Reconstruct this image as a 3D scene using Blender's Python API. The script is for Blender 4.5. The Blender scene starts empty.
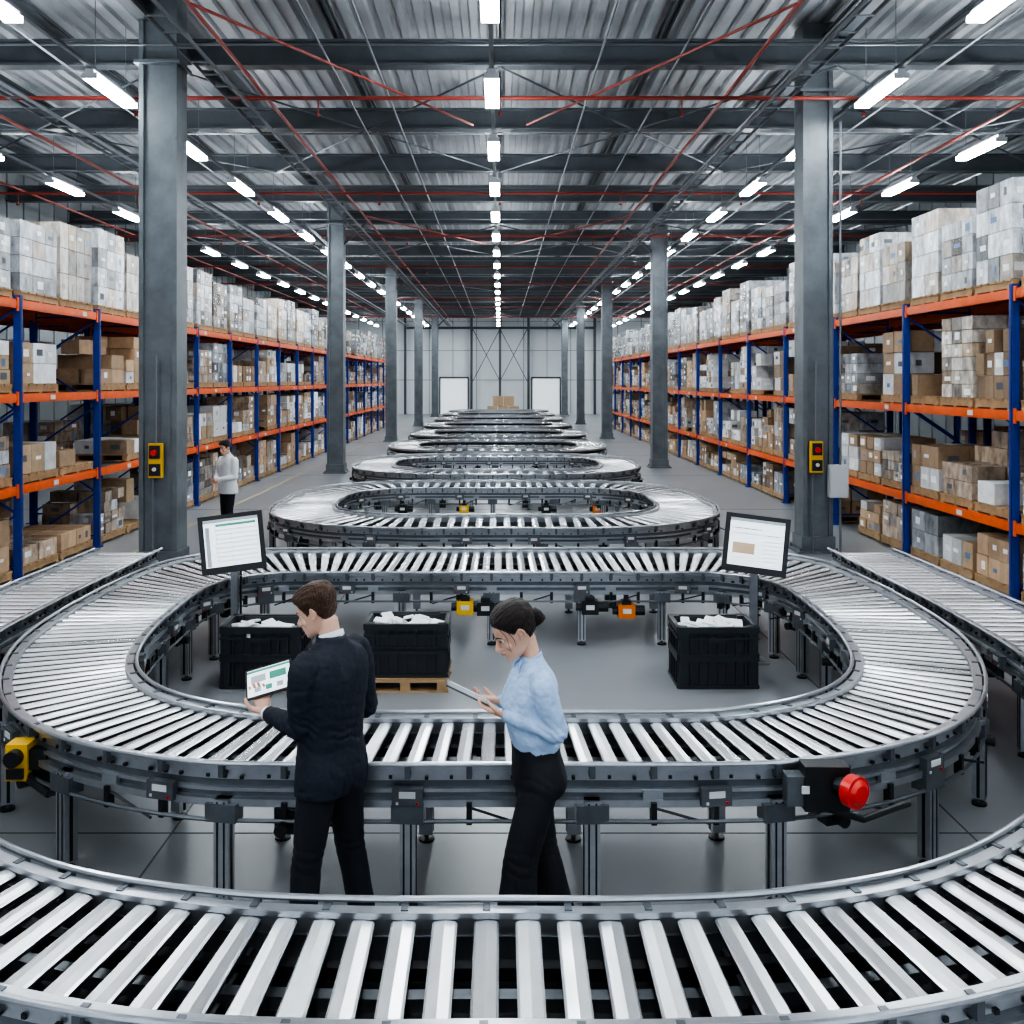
import bpy, math, random
import numpy as np
from mathutils import Vector, Matrix, noise
random.seed(7); rng=np.random.default_rng(7)
D=bpy.data; scene=bpy.context.scene; COL=scene.collection

# ------------------------------------------------------------------ materials
def mat(name,color=(.5,.5,.5),rough=.5,metal=0.,emis=None,estr=0,bump=0.,bscale=20.,var=0.,vscale=3.,attr=False,coat=0.,stretch=(1,1,1),spec=None):
    m=D.materials.new(name); m.use_nodes=True; nt=m.node_tree; N=nt.nodes; L=nt.links
    b=N["Principled BSDF"]; b.inputs["Base Color"].default_value=(*color,1)
    b.inputs["Roughness"].default_value=rough; b.inputs["Metallic"].default_value=metal
    b.inputs["Coat Weight"].default_value=coat
    if spec is not None: b.inputs["Specular IOR Level"].default_value=spec
    if emis: b.inputs["Emission Color"].default_value=(*emis,1); b.inputs["Emission Strength"].default_value=estr
    src=None
    tc=N.new("ShaderNodeTexCoord"); mp=N.new("ShaderNodeMapping"); mp.inputs["Scale"].default_value=stretch
    L.new(tc.outputs["Object"],mp.inputs["Vector"])
    if attr:
        a=N.new("ShaderNodeAttribute"); a.attribute_name="Col"
        mx=N.new("ShaderNodeMix"); mx.data_type='RGBA'; mx.blend_type='MULTIPLY'; mx.inputs[0].default_value=1
        mx.inputs[6].default_value=(*color,1); L.new(a.outputs["Color"],mx.inputs[7]); src=mx.outputs[2]
    if var>0:
        n=N.new("ShaderNodeTexNoise"); n.inputs["Scale"].default_value=vscale; n.inputs["Detail"].default_value=5; n.inputs["Roughness"].default_value=.6
        L.new(mp.outputs[0],n.inputs["Vector"])
        mr=N.new("ShaderNodeMapRange"); mr.inputs[1].default_value=.3; mr.inputs[2].default_value=.7
        mr.inputs[3].default_value=1-var; mr.inputs[4].default_value=1+var*.5
        L.new(n.outputs["Fac"],mr.inputs[0])
        m2=N.new("ShaderNodeMix"); m2.data_type='RGBA'; m2.blend_type='MULTIPLY'; m2.inputs[0].default_value=1
        if src is not None: L.new(src,m2.inputs[6])
        else: m2.inputs[6].default_value=(*color,1)
        L.new(mr.outputs[0],m2.inputs[7]); src=m2.outputs[2]
    if src is not None: L.new(src,b.inputs["Base Color"])
    if bump>0:
        n=N.new("ShaderNodeTexNoise"); n.inputs["Scale"].default_value=bscale; n.inputs["Detail"].default_value=4
        L.new(mp.outputs[0],n.inputs["Vector"])
        bp=N.new("ShaderNodeBump"); bp.inputs["Strength"].default_value=bump; bp.inputs["Distance"].default_value=.02
        L.new(n.outputs["Fac"],bp.inputs["Height"]); L.new(bp.outputs[0],b.inputs["Normal"])
    return m
M={}
M['slat']=mat("slat_steel",(.94,.96,.98),.27,.68,attr=True,var=.05,vscale=8)
M['alu']=mat("aluminium",(.50,.52,.55),.28,.85,var=.15,vscale=8)
M['alu_d']=mat("aluminium_dark",(.15,.165,.18),.38,.6,var=.25,vscale=6)
M['black']=mat("black_plastic",(.012,.013,.015),.4)
M['rubber']=mat("dark_belt",(.010,.011,.013),.6)
M['white']=mat("white_label",(.6,.61,.61),.5)
M['yellow']=mat("safety_yellow",(.72,.42,.02),.4)
M['red']=mat("safety_red",(.65,.015,.01),.3,coat=.5)
M['orange']=mat("rack_orange",(.72,.115,.015),.45,var=.15,vscale=5)
M['blue']=mat("rack_blue",(.012,.045,.28),.42,var=.15,vscale=5)
M['wood']=mat("pallet_wood",(.40,.26,.14),.75,var=.3,vscale=6,bump=.3,bscale=40)
M['carton']=mat("carton",(1,1,1),.7,attr=True,var=.2,vscale=7)
M['wrap']=mat("stretch_wrapped",(.97,.99,1.0),.22,attr=True,var=.55,vscale=7.5,bump=1.,bscale=10,stretch=(1,1,.55))
M['steel']=mat("painted_steel",(.075,.085,.096),.45,.1,var=.2,vscale=2)
M['column']=mat("column_steel",(.135,.153,.168),.45,.15,var=.30,vscale=2.5,bump=.12,bscale=30)
M['pipe_red']=mat("sprinkler_red",(.26,.04,.028),.45)
M['conduit']=mat("conduit_grey",(.16,.175,.19),.45,.3)
M['lamp']=mat("lamp_diffuser",(1,1,1),.5,emis=(.90,.96,1),estr=78)
M['lampbody']=mat("lamp_housing",(.5,.52,.54),.5)

# ------------------------------------------------------------------ mesh builder
class MB:
    def __init__(s): s.v=[];s.f=[];s.m=[];s.c=[]
    def add(s,vs,fs,mi=0,col=(1,1,1)):
        o=len(s.v); s.v.extend([tuple(v) for v in vs])
        for k,f in enumerate(fs): s.f.append(tuple(i+o for i in f)); s.m.append(mi if isinstance(mi,int) else mi[k]); s.c.append(col)
    def box(s,c,d,mi=0,col=(1,1,1),rz=0,R=None):
        hx,hy,hz=d[0]/2,d[1]/2,d[2]/2; vs=[]
        cs,sn=math.cos(rz),math.sin(rz)
        for x,y,z in ((-hx,-hy,-hz),(hx,-hy,-hz),(hx,hy,-hz),(-hx,hy,-hz),(-hx,-hy,hz),(hx,-hy,hz),(hx,hy,hz),(-hx,hy,hz)):
            if R is not None: q=R@Vector((x,y,z)); vs.append((c[0]+q.x,c[1]+q.y,c[2]+q.z))
            else: vs.append((c[0]+x*cs-y*sn,c[1]+x*sn+y*cs,c[2]+z))
        s.add(vs,[(0,3,2,1),(4,5,6,7),(0,1,5,4),(1,2,6,5),(2,3,7,6),(3,0,4,7)],mi,col)
    def rod(s,a,b,r,mi=0,seg=8,col=(1,1,1),r2=None):
        a=Vector(a);b=Vector(b);d=(b-a)
        if d.length<1e-6: return
        d.normalize(); up=Vector((0,0,1)) if abs(d.z)<.9 else Vector((1,0,0))
        u=d.cross(up).normalized(); w=d.cross(u); r2=r if r2 is None else r2
        vs=[]
        for p,rr in((a,r),(b,r2)):
            for i in range(seg):
                t=2*math.pi*i/seg; vs.append(p+u*math.cos(t)*rr+w*math.sin(t)*rr)
        fs=[(i,(i+1)%seg,seg+(i+1)%seg,seg+i) for i in range(seg)]
        fs+= [tuple(range(seg))[::-1],tuple(range(seg,2*seg))]
        s.add(vs,fs,mi,col)
    def bar(s,a,b,w,h,mi=0):
        a=Vector(a);b=Vector(b);d=b-a;l=d.length;q=d.to_track_quat('X','Z').to_matrix()
        s.box((a+b)/2,(l,w,h),mi,R=q)
    def build(s,name,mats,parent=None,smooth=False):
        me=D.meshes.new(name); me.from_pydata(s.v,[],s.f)
        for m in mats: me.materials.append(m)
        me.polygons.foreach_set("material_index",s.m)
        ca=me.color_attributes.new("Col",'FLOAT_COLOR','CORNER')
        arr=[]
        for f,c in zip(s.f,s.c): arr.extend((c[0],c[1],c[2],1.)*len(f))
        ca.data.foreach_set("color",arr)
        if smooth: me.polygons.foreach_set("use_smooth",[True]*len(me.polygons))
        me.update()
        ob=D.objects.new(name,me); COL.objects.link(ob)
        if parent: ob.parent=parent
        return ob
def empty(name,loc=(0,0,0)):
    e=D.objects.new(name,None); COL.objects.link(e); e.location=loc; e.empty_display_size=.2
    bpy.context.view_layer.update(); return e
def adopt(ob,e):
    ob.parent=e; ob.matrix_parent_inverse=Matrix.Translation(e.location).inverted()

# ------------------------------------------------------------------ room shell
HC=8.9
mf=mat("polished_concrete",(.235,.247,.258),.3,var=.10,vscale=.5)
mb=MB(); mb.box((0,38,-.1),(28,94,.2)); mb.build("floor",[mf])
mb=MB()
for x in(-6.15,): mb.box((x,42,.002),(.08,66,.004),0)
for y in range(-2,74,8): mb.box((0,y+.4,.001),(27.9,.012,.003),1)
for x in(-2.1,3.): mb.box((x,38,.001),(.012,90,.003),1)
mb.build("floor_markings",[mat("floor_line",(.45,.40,.27),.5),mat("floor_joint",(.09,.095,.1),.7)])
mb=MB(); x=-14.
prof=[]
while x<14: prof+= [(x,HC),(x+.13,HC),(x+.16,HC+.07),(x+.27,HC+.07)]; x+=.30
prof=[p for p in prof if p[0]<=14]
vs=[];n=len(prof)
for y in(-9,85): vs+=[(p[0],y,p[1]) for p in prof]
mb.add(vs,[(i,i+1,n+i+1,n+i) for i in range(n-1)])
mb.box((0,38,HC+.19),(28.2,94,.06))
mb.build("ceiling",[mat("roof_deck",(.37,.39,.41),.5,.15,var=.2,vscale=.6)])
mwall=mat("wall_panel",(.70,.73,.75),.6,var=.05,vscale=.5)
mclad=mat("wall_cladding",(.24,.265,.28),.6,var=.1,vscale=.5)
mb=MB(); mb.box((0,85.1,HC/2),(28,.2,HC))
for i in range(-7,8): mb.box((i*2.,84.98,HC/2),(.05,.03,HC),1)
for z in(2.9,5.4): mb.box((0,84.97,z),(28,.03,.05),1)
mb.build("wall_back",[mwall,mclad])
for nm,sx in(("wall_left",-1),("wall_right",1)):
    mb=MB(); mb.box((sx*14.1,38,HC/2),(.2,94,HC))
    for y in range(-8,85,1): mb.box((sx*13.98,y+.5,HC/2),(.04,.3,HC))
    mb.build(nm,[mclad])
mb=MB()
for x in(-8,-5.6,-2.4,0,2.4,5.6,8): mb.box((x,84.4,4.4),(.2,.22,8.8),0)
for a,c in((-2.3,0),(0,2.3)):
    mb.bar((a,84.4,2.8),(c,84.4,7.2),.04,.06,0); mb.bar((c,84.4,2.8),(a,84.4,7.2),.04,.06,0)
mb.bar((-8,84.4,7.3),(8,84.4,7.3),.1,.2,0)
mb.build("wall_bracing",[M['steel']])
for i,x in enumerate((-3.9,3.9)):
    mb=MB(); mb.box((x,84.85,1.5),(2.3,.1,3.),0)
    for k in range(6): mb.box((x,84.79,.25+k*.5),(2.2,.04,.44),0)
    for sx in(-1,1): mb.box((x+sx*1.2,84.82,1.55),(.12,.16,3.1),1)
    mb.box((x,84.82,3.1),(2.5,.16,.14),1)
    mb.build("door_%d"%(i+1),[mat("dock_door_%d"%i,(.88,.9,.9),.5,emis=(.9,.95,1),estr=.35),M['steel']])  # door panels glow faintly, brightness put into the material
mb=MB()
for x,z in((-.6,.45),(.25,.45),(1.1,.45),(-.15,1.25),(.7,1.25)): mb.box((x,79,z),(.8,.9,.76),0,(.45,.31,.19))
for x in(-.6,.25,1.1): mb.box((x,79,.04),(.8,.9,.06),1)
mb.build("cardboard_boxes",[M['carton'],M['wood']])

# ------------------------------------------------------------------ columns
def column(x,y,w):
    mb=MB(); h=HC
    mb.box((x-w/2+.035,y,h/2),(.07,.5,h),0); mb.box((x+w/2-.035,y,h/2),(.07,.5,h),0)
    mb.box((x,y,h/2),(w-.1,.40,h),0)
    mb.box((x,y,.02),(w+.22,.7,.04),0); mb.box((x,y,.16),(w+.06,.56,.24),0)
    for a in(-.3,.3):
        for c in(-.29,.29): mb.rod((x+a,y+c,.04),(x+a,y+c,.09),.02,0)
    for z in(7.75,): mb.box((x,y,z),(w+.12,.62,.05),0)
    for zz in(2.2,4.4,6.6):
        for a in(-1,1): mb.rod((x+a*(w/2-.035),y-.25,zz),(x+a*(w/2-.035),y-.27,zz),.02,0,6)
    return mb.build("steel_column",[M['column']])
for k in range(5):
    column(-5.22 if k==0 else -5.12,15.5+15.8*k,.58 if k==0 else .5); column(5.33 if k==0 else 5.28,17+16.2*k,.5)
def ctrl_box(x,y,z,s=1):
    mb=MB(); mb.box((x,y,z),(.2,.1,.52),0); mb.box((x,y-.06,z+.13),(.16,.03,.2),1); mb.box((x,y-.055,z-.14),(.17,.03,.18),1)
    mb.rod((x,y-.07,z+.12),(x,y-.13,z+.12),.045,2,12); mb.rod((x,y-.06,z-.13),(x,y-.1,z-.13),.03,3,10)
    mb.rod((x,y,z+.26),(x,y,z+1.6),.015,4,6); mb.rod((x-.05,y,z-.26),(x-.05,y,0.05),.012,4,6)
    mb.build("control_box",[M['yellow'],M['black'],M['red'],M['white'],M['conduit']])
ctrl_box(-5.22,15.17,1.68); ctrl_box(5.27,16.67,1.62)
mb=MB(); mb.box((5.62,16.63,1.22),(.3,.16,.54),0); mb.box((5.62,16.54,1.22),(.26,.02,.49),0); mb.rod((5.66,16.63,.0),(5.66,16.63,1.0),.02,1,6); mb.rod((5.66,16.63,1.49),(5.66,16.63,7.2),.02,1,6)
mb.build("electrical_cabinet",[M['lampbody'],M['conduit']])

# ------------------------------------------------------------------ roof structure
mb=MB()
def ibeam(a,b,h,w,z):
    for zz,hh,ww in((z+.02,.04,w),(z+h-.02,.04,w),(z+h/2,h,.03)):
        mb.bar((a[0],a[1],zz),(b[0],b[1],zz),ww,hh,0)
y=16.1-4.05*6
while y<84:
    ibeam((-13.9,y),(13.9,y),.42,.26,7.93); y+=4.05
for x in(-5.45,5.5): ibeam((x,-8.9),(x,84.2),.30,.2,8.4)
for x in(-12,-9.6,-7.4,-2.7,0,2.7,7.4,9.6,12): ibeam((x,-8.9),(x,84.2),.2,.11,8.55)
for k in range(5):
    for x,yy in((-5.15,15.5+15.8*k),(5.3,17+16.2*k)):
        if k:
            for s in(-1,1): mb.bar((x,yy,6.9),(x+s*1.1,yy,7.95),.08,.08,0)
for yy in(-.4,15.8,32,48,64):
    for x0,x1 in((-13,-5.3),(-5.3,0),(0,5.3),(5.3,13)):
        mb.rod((x0,yy,7.85),(x1,yy+8,7.85),.018,0,6); mb.rod((x1,yy,7.85),(x0,yy+8,7.85),.018,0,6)
mb.build("roof_beams",[M['steel']])
mb=MB()
for x in(-3.9,3.75): mb.rod((x,-9,7.62),(x,84,7.62),.03,0)
for y in(8.4,16.5,24.9,32.3,41,48.3,57,64.2,73): 
    mb.rod((-13.5,y,7.55),(13.5,y,7.55),.035,0)
    for x in np.arange(-12,13,3.): mb.rod((x,y,7.55),(x,y,7.3),.012,0,6); mb.rod((x,y,7.25),(x,y,7.3),.035,0,6)
for x in(-9,9,-12): mb.rod((x,-9,7.66),(x,84,7.66),.03,0)
for y in(12.5,28.7):
    mb.rod((-3.9,y,7.62),(-.5,y+6,7.62),.022,0); mb.rod((3.75,y,7.62),(.5,y+6,7.62),.022,0)
mb.build("sprinkler_pipes",[M['pipe_red']])
mb=MB()
for x in(-4.7,-2.6,-1.9,1.5,2.7,4.6,-6.7,6.8,8.3): mb.rod((x,-9,7.75),(x,84,7.75),.018,0,6)
for x in(-4.4,4.4,-7.9):
    mb.box((x,38,7.45),(.02,92,.06),0); mb.box((x+.25,38,7.45),(.02,92,.06),0)
    for y in np.arange(-8,84,.6): mb.box((x+.125,y,7.42),(.25,.03,.02),0)
for y in np.arange(4,84,5.3): mb.rod((-13,y,7.80),(13,y,7.80),.018,0,6)
mb.build("cable_trays",[M['conduit']])
ys=[15.3+3.85*k for k in range(-5,18)]
for x in(-10.0,-5.95,-.12,5.82,9.2):
    mb=MB()
    mb.box((x,38,7.46),(.06,92,.05),2)
    for y in ys:
        mb.box((x,y,7.385),(.12,1.62,.06),1)
        mb.box((x,y,7.31),(.21,1.58,.07),0)
        for s in(-.8,.8): mb.box((x,y+s,7.315),(.22,.02,.085),1)
        for s in(-.6,.6): mb.rod((x,y+s,7.4),(x,y+s,8.5),.006,2,4)
    mb.build("strip_light_row",[M['lamp'],M['lampbody'],M['conduit']])

# ------------------------------------------------------------------ pallet racks + goods
def pallet(mb,x,y,z,dx,dy):
    for k in range(5): mb.box((x,y-dy/2+dy*(k+.5)/5,z+.125),(dx,dy/5-.03,.025),2)
    for k in(-1,0,1): mb.box((x+k*(dx/2-.06),y,z+.065),(.09,dy,.09),2)
    for k in(-1,0,1): mb.box((x,y+k*(dy/2-.06),z+.012),(dx,.09,.022),2)
def goods(mb,x,y,z,dx,dy,h,style,front):
    pallet(mb,x,y,z,dx,dy); z+=.14; h-=.14
    nx=random.choice((2,2,3)); ny=random.choice((2,3,3,4)); nz=max(1,round(h/random.uniform(.17,.38)))
    if style=='wrap':
        g=random.uniform(.36,.78); base=np.array((g*.98,g*1.0,g*1.04)); mi=1
        if random.random()<.25: base=np.array((g*1.0,g*.88,g*.76))
    elif style=='white': g=random.uniform(.55,.8); base=np.array((g,g,g)); mi=0
    else:
        g=random.uniform(.6,1.25); base=np.array((.42,.285,.18))*g; mi=0
        if random.random()<.35: mi=1; base=base*1.1+.12
    cz=h/nz; partial=random.random()<.5 and style!='wrap'
    for k in range(nz):
        for i in range(nx):
            for j in range(ny):
                if partial and k>=nz-2 and random.random()<.45: continue
                if nx==3 and i==1 and 0<j<ny-1 and k<nz-1: continue
                jt=1+random.uniform(-.25,.18); c=base*jt
                if style=='wrap' and random.random()<.25: c=c*np.array((.80,.68,.56))
                if style=='wrap' and random.random()<.28: c=c*random.uniform(.3,.7)
                if style=='white' and random.random()<.25: c=np.array((.42,.30,.19))*random.uniform(.7,1.2)
                if style=='carton' and random.random()<.12: c=np.array((.6,.6,.6))
                bx=dx*.96/nx; by=dy*.96/ny
                jj=.014 if style!='wrap' else .003
                cx=x-dx*.48+bx*(i+.5)+random.uniform(-jj,jj); cy=y-dy*.48+by*(j+.5)+random.uniform(-jj,jj)
                gap=.008 if style=='wrap' else .02
                mb.box((cx,cy,z+cz*(k+.5)),(bx-gap,by-gap,cz-.008),mi,tuple(c))
                edge=(i==nx-1) if front>0 else (i==0)
                if edge and random.random()<.6:
                    fx=cx+front*(bx/2-gap/2+.002)
                    lc=(.85,.85,.85) if random.random()<.6 else random.choice(((.10,.11,.13),(.15,.22,.35),(.3,.3,.3)))
                    sw=random.uniform(.06,.2)
                    mb.box((fx,cy+random.uniform(-.04,.04),z+cz*(k+.5)+random.uniform(-.02,.02)),(.004,min(sw,by*.7),min(cz*.7,random.uniform(.04,.12))),0,lc)
                if j==0 and random.random()<.55:
                    lc=(.8,.8,.8) if random.random()<.6 else (.14,.15,.17)
                    mb.box((cx+random.uniform(-.05,.05),cy-by/2+gap/2-.002,z+cz*(k+.5)),(random.uniform(.08,.2),.004,min(cz*.7,random.uniform(.05,.11))),0,lc)
def rack(xf,sign,y0,nb,bay,levels,per,fill=.93):
    dp=1.1; mb=MB(); xb=xf+sign*dp; top=levels[-1]+.06
    for k in range(nb+1):
        y=y0+k*bay
        for x in(xf,xb):
            mb.box((x,y,top/2),(.1,.035,top),1)
            for s in(-1,1): mb.box((x+s*.04,y+.03,top/2),(.02,.07,top),1)
            mb.box((x,y,.01),(.18,.16,.02),1)
        zz=.2; t=0
        while zz<top-.7:
            a,b=(xf,xb) if t%2 else (xb,xf)
            mb.bar((a,y,zz),(b,y,zz+.75),.03,.03,1); zz+=.75; t+=1
        for zz in(.2,top-.15): mb.bar((xf,y,zz),(xb,y,zz),.03,.03,1)
    for z in levels:
        for x in(xf,xb):
            mb.box((x,y0+nb*bay/2,z-.065),(.05,nb*bay,.13),0)
            mb.box((x-sign*.028*(1 if x==xf else -1),y0+nb*bay/2,z-.065),(.008,nb*bay,.07),0)
            for k in range(nb+1): mb.box((x-sign*.03,y0+k*bay,z-.07),(.02,.16,.2),0)
        for k in range(nb):
            for q in(.25,.5,.75): mb.box(((xf+xb)/2,y0+(k+q)*bay,z-.03),(dp-.06,.05,.05),0)
            mb.box(((xf+xb)/2,y0+(k+.5)*bay,z-.008),(dp-.1,bay-.15,.008),3)
            if random.random()<.7: mb.box((xf-sign*.036,y0+(k+random.uniform(.2,.8))*bay,z-.065),(.006,.16,.07),4)
    r=mb.build("pallet_rack",[M['orange'],M['blue'],M['yellow'],M['alu_d'],M['white']])
    g=MB(); front=-sign
    lv=[0.02]+[z+.002 for z in levels]
    for li,z in enumerate(lv):
        tp=li==len(lv)-1
        clear=(lv[li+1]-z-.2) if not tp else 1.4
        for k in range(nb):
            for p in range(per):
                if (not tp and random.random()>fill) or (tp and random.random()>.97): continue
                w=(bay-.15)/per; y=y0+k*bay+.075+(p+.5)*w
                if tp: st='wrap'; h=random.uniform(1.08,1.52)
                else:
                    st=random.choices(('carton','white','wrap'),(.55,.27,.18))[0]; h=clear*random.choice((.5,.65,.78,.88,.95))
                    if random.random()<.12: h=clear*.35
                goods(g,xf+sign*.53,y,z,1.05,min(w-.08,1.3),h,st,front)
    g.build("palletized_goods",[M['carton'],M['wrap'],M['wood']])
    return r
rack(-7.0,-1,14.5-2*2.85,19,2.85,(1.36,2.7,4.07),2,.95)
rack(6.75,1,13.1-3.5,16,3.5,(1.03,2.5,4.1),3,.88)
rack(-8.35,-1,14.5-2*2.85,19,2.85,(1.36,2.7,4.07),2,.6)
rack(8.1,1,13.1-3.5,16,3.5,(1.03,2.5,4.1),3,.4)

# ------------------------------------------------------------------ conveyors
def catmull(P,closed,n):
    P=np.array(P,float); N=len(P); out=[]
    for i in range(N if closed else N-1):
        g=lambda j: P[j%N] if closed else P[min(max(j,0),N-1)]
        p0,p1,p2,p3=g(i-1),g(i),g(i+1),g(i+2)
        for t in np.linspace(0,1,n,endpoint=False):
            out.append(.5*((2*p1)+(-p0+p2)*t+(2*p0-5*p1+4*p2-p3)*t*t+(-p0+3*p1-3*p2+p3)*t**3))
    if not closed: out.append(P[-1])
    return np.array(out)
ZT=.80
def conveyor(pairs,closed,pitch,legsp=1.15,detail=2,frac=.60,name="roller_conveyor"):
    A=catmull([(*o,*i) for o,i in pairs],closed,16)
    if closed: A=np.vstack([A,A[:1]])
    C=(A[:,:2]+A[:,2:])/2; seg=np.linalg.norm(np.diff(C,axis=0),axis=1); S=np.concatenate([[0],np.cumsum(seg)]); L=S[-1]
    def at(s):
        s=s%L if closed else min(max(s,0),L)
        return np.array([np.interp(s,S,A[:,k]) for k in range(4)])
    mb=MB()
    step=.09 if detail==2 else .25
    n=int(L/step); ss=np.linspace(0,L,n+1)
    st=np.array([at(s if not(closed and i==n) else 0) for i,s in enumerate(ss)])
    O=st[:,:2]; I=st[:,2:]; W=O-I; W/=np.linalg.norm(W,axis=1)[:,None]
    def sweep(base,w,prof,mi):
        m=len(prof); vs=[];fs=[]
        for p,d in zip(base,w):
            for off,z in prof: vs.append((p[0]+d[0]*off,p[1]+d[1]*off,z))
        for i in range(len(base)-1):
            for j in range(m):
                a=i*m+j;b_=i*m+(j+1)%m; fs.append((a,b_,b_+m,a+m))
        if not closed: fs+= [tuple(range(m))[::-1],tuple(range(len(vs)-m,len(vs)))]
        mb.add(vs,fs,mi)
    def circ(o,z,r,k=8): return [(o+r*math.cos(2*math.pi*i/k),z+r*math.sin(2*math.pi*i/k)) for i in range(k)]
    for base,w in((O,W),(I,-W)):
        if detail==2:
            sweep(base,w,[(0,.735),(.012,.735),(.012,.79),(.045,.80),(.045,.83),(-.012,.83),(-.012,.805),(0,.80)],1)
            sweep(base,w,[(-.01,.64),(.006,.64),(.006,.735),(-.01,.735)],2)
            sweep(base,w,[(.006,.60),(.05,.60),(.05,.640),(.006,.640)],1)
            sweep(base,w,[(.006,.675),(.03,.675),(.03,.695),(.006,.695)],1)
            sweep(base,w,circ(.07,.845,.014),1)
            sweep(base,w,circ(.065,.53,.012,6),2)
        else:
            sweep(base,w,[(0,.77),(.012,.77),(.012,.79),(.045,.80),(.045,.83),(-.012,.83),(-.012,.805),(0,.80)],1)
            sweep(base,w,[(-.01,.71),(.006,.71),(.006,.77),(-.01,.77)],4)
            sweep(base,w,[(.0,.60),(.03,.60),(.03,.63),(.0,.63)],1)
    mid=(O+I)/2; hw=np.linalg.norm(O-I,axis=1)/2
    for f in(-.55,0,.55):
        bp=mid+W*(hw*f)[:,None]
        sweep(bp,W,[(-.03,.66),(.03,.66),(.03,.71),(-.03,.71)],3 if f else 2)
    if detail==2: sweep(mid,W,[(-.28,.60),(.28,.60),(.28,.62),(-.28,.62)],3)
    ns=int(L/pitch); p=L/ns
    tp=[(0,-.010),(.09,-.001),(.5,.003),(.91,-.001),(1,-.010)]
    m=7; fs0=[(j,(j+1)%m,m+(j+1)%m,m+j)[::-1] for j in range(m)]+[tuple(range(m)),tuple(range(m,2*m))[::-1]]
    fm=[0,0,0,0,4,4,4,4,4]  # slat sides, ends and undersides black: gap shade put into the colour
    for k in range(ns):
        a=at(k*p+p*(.5-frac/2)); b_=at(k*p+p*(.5+frac/2))
        vs=[]
        for e in(0,1):
            qa=np.array(a[:2] if e==0 else a[2:]); qb=np.array(b_[:2] if e==0 else b_[2:])
            oa=np.array(a[2:] if e==0 else a[:2]); ob=np.array(b_[2:] if e==0 else b_[:2])
            da=oa-qa; db=ob-qb; qa=qa+da/np.linalg.norm(da)*.012; qb=qb+db/np.linalg.norm(db)*.012
            for t,z in tp: q=qa*(1-t)+qb*t; vs.append((q[0],q[1],ZT+z))
            vs.append((qb[0],qb[1],ZT-.025)); vs.append((qa[0],qa[1],ZT-.025))
        g=random.uniform(.88,1.0) if random.random()>.18 else random.uniform(.5,.78)
        mb.add(vs,fs0,fm,(g,g,g))
    if detail==2:
        nb=int(L/.32)
        for k in range(nb):
            a=at((k+.5)*L/nb); o=np.array(a[:2]); i_=np.array(a[2:]); w=(o-i_)/np.linalg.norm(o-i_); rz=math.atan2(w[1],w[0])
            tdir=np.array((-w[1],w[0]))
            for q,s in((o,1),(i_,-1)):
                c=q+w*s*.04; mb.box((c[0],c[1],.80),(.07,.03,.07),2,rz=rz)
                c=q+w*s*.045; mb.box((c[0],c[1],.57),(.05,.03,.12),4,rz=rz)
                for e in(-.1,0,.1):
                    c=q+w*s*.02+tdir*e; mb.box((c[0],c[1],.755),(.02,.018,.018),4,rz=rz)
                if k%4==1:
                    c=q+w*s*.055; mb.box((c[0],c[1],.665),(.05,.17,.10),2,rz=rz)
                    c=q+w*s*.082; mb.box((c[0],c[1],.68),(.006,.09,.035),5,rz=rz)
                    for e in(-.055,.055): cc=q+w*s*.084+tdir*e; mb.box((cc[0],cc[1],.635),(.006,.014,.014),6 if e>0 else 5,rz=rz)
                if k%4==2:
                    c=q+w*s*.03; mb.box((c[0],c[1],.66),(.03,.11,.06),1,rz=rz)
                if k%5==3:
                    c=q; mb.box((c[0],c[1],.52),(.09,.12,.14),4,rz=rz)
                    c=q+w*s*.03; mb.rod((c[0],c[1],.50),(c[0]+w[0]*s*.1,c[1]+w[1]*s*.1,.50),.035,4,10)
                if k%3==0:
                    c=q+w*s*.05; c2=q+w*s*.05+tdir*.32; mb.rod((c[0],c[1],.60),(c2[0],c2[1],.50),.008,4,5)
            if k%2==0: mb.rod((*o,.66),(*i_,.66),.018,2,6)
    nl=max(2,round(L/legsp)); lw=.085
    for k in range(nl if closed else nl+1):
        a=at((k+.5)*L/nl if closed else min(max(k*L/nl,.1),L-.1)); o=a[:2]; i_=a[2:]; w=(o-i_)/np.linalg.norm(o-i_); rz=math.atan2(w[1],w[0])
        tdir=np.array((-w[1],w[0])); h2=lw/2+.002
        for q,s in((o,1),(i_,-1)):
            c=q+w*s*.03
            mb.box((c[0],c[1],.345+(.03 if detail==1 else 0)),(lw,lw,.59+(.06 if detail==1 else 0)),1,rz=rz)
            for e in(-h2,h2): cc=c+tdir*e; mb.box((cc[0],cc[1],.345),(.02,.003,.57),4,rz=rz)
            for e in(-.02,.02):
                cc=c+w*s*h2+tdir*e; mb.box((cc[0],cc[1],.345),(.002,.010,.57),4,rz=rz)
            mb.rod((c[0],c[1],.012),(c[0],c[1],.06),.014,2,8); mb.rod((c[0],c[1],0.0),(c[0],c[1],.014),.05,4,12)
            if detail==2: mb.box((c[0],c[1],.57),(.10,.18,.1),2,rz=rz)
        mb.bar((*(o),.58),(*(i_),.58),.05,.05,2)
    mb.v=[(v[0],v[1],v[2]-.05*min(1,max(0,(v[2]-.1)/.3))) for v in mb.v]
    return mb.build(name,[M['slat'],M['alu'],M['alu_d'],M['rubber'],M['black'],M['white'],M['red']])
def mirror(h,sx=1.):
    return h+[((-o[0]*sx,o[1]),(-i[0]*sx,i[1])) for o,i in h[1:-1]][::-1]
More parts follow.
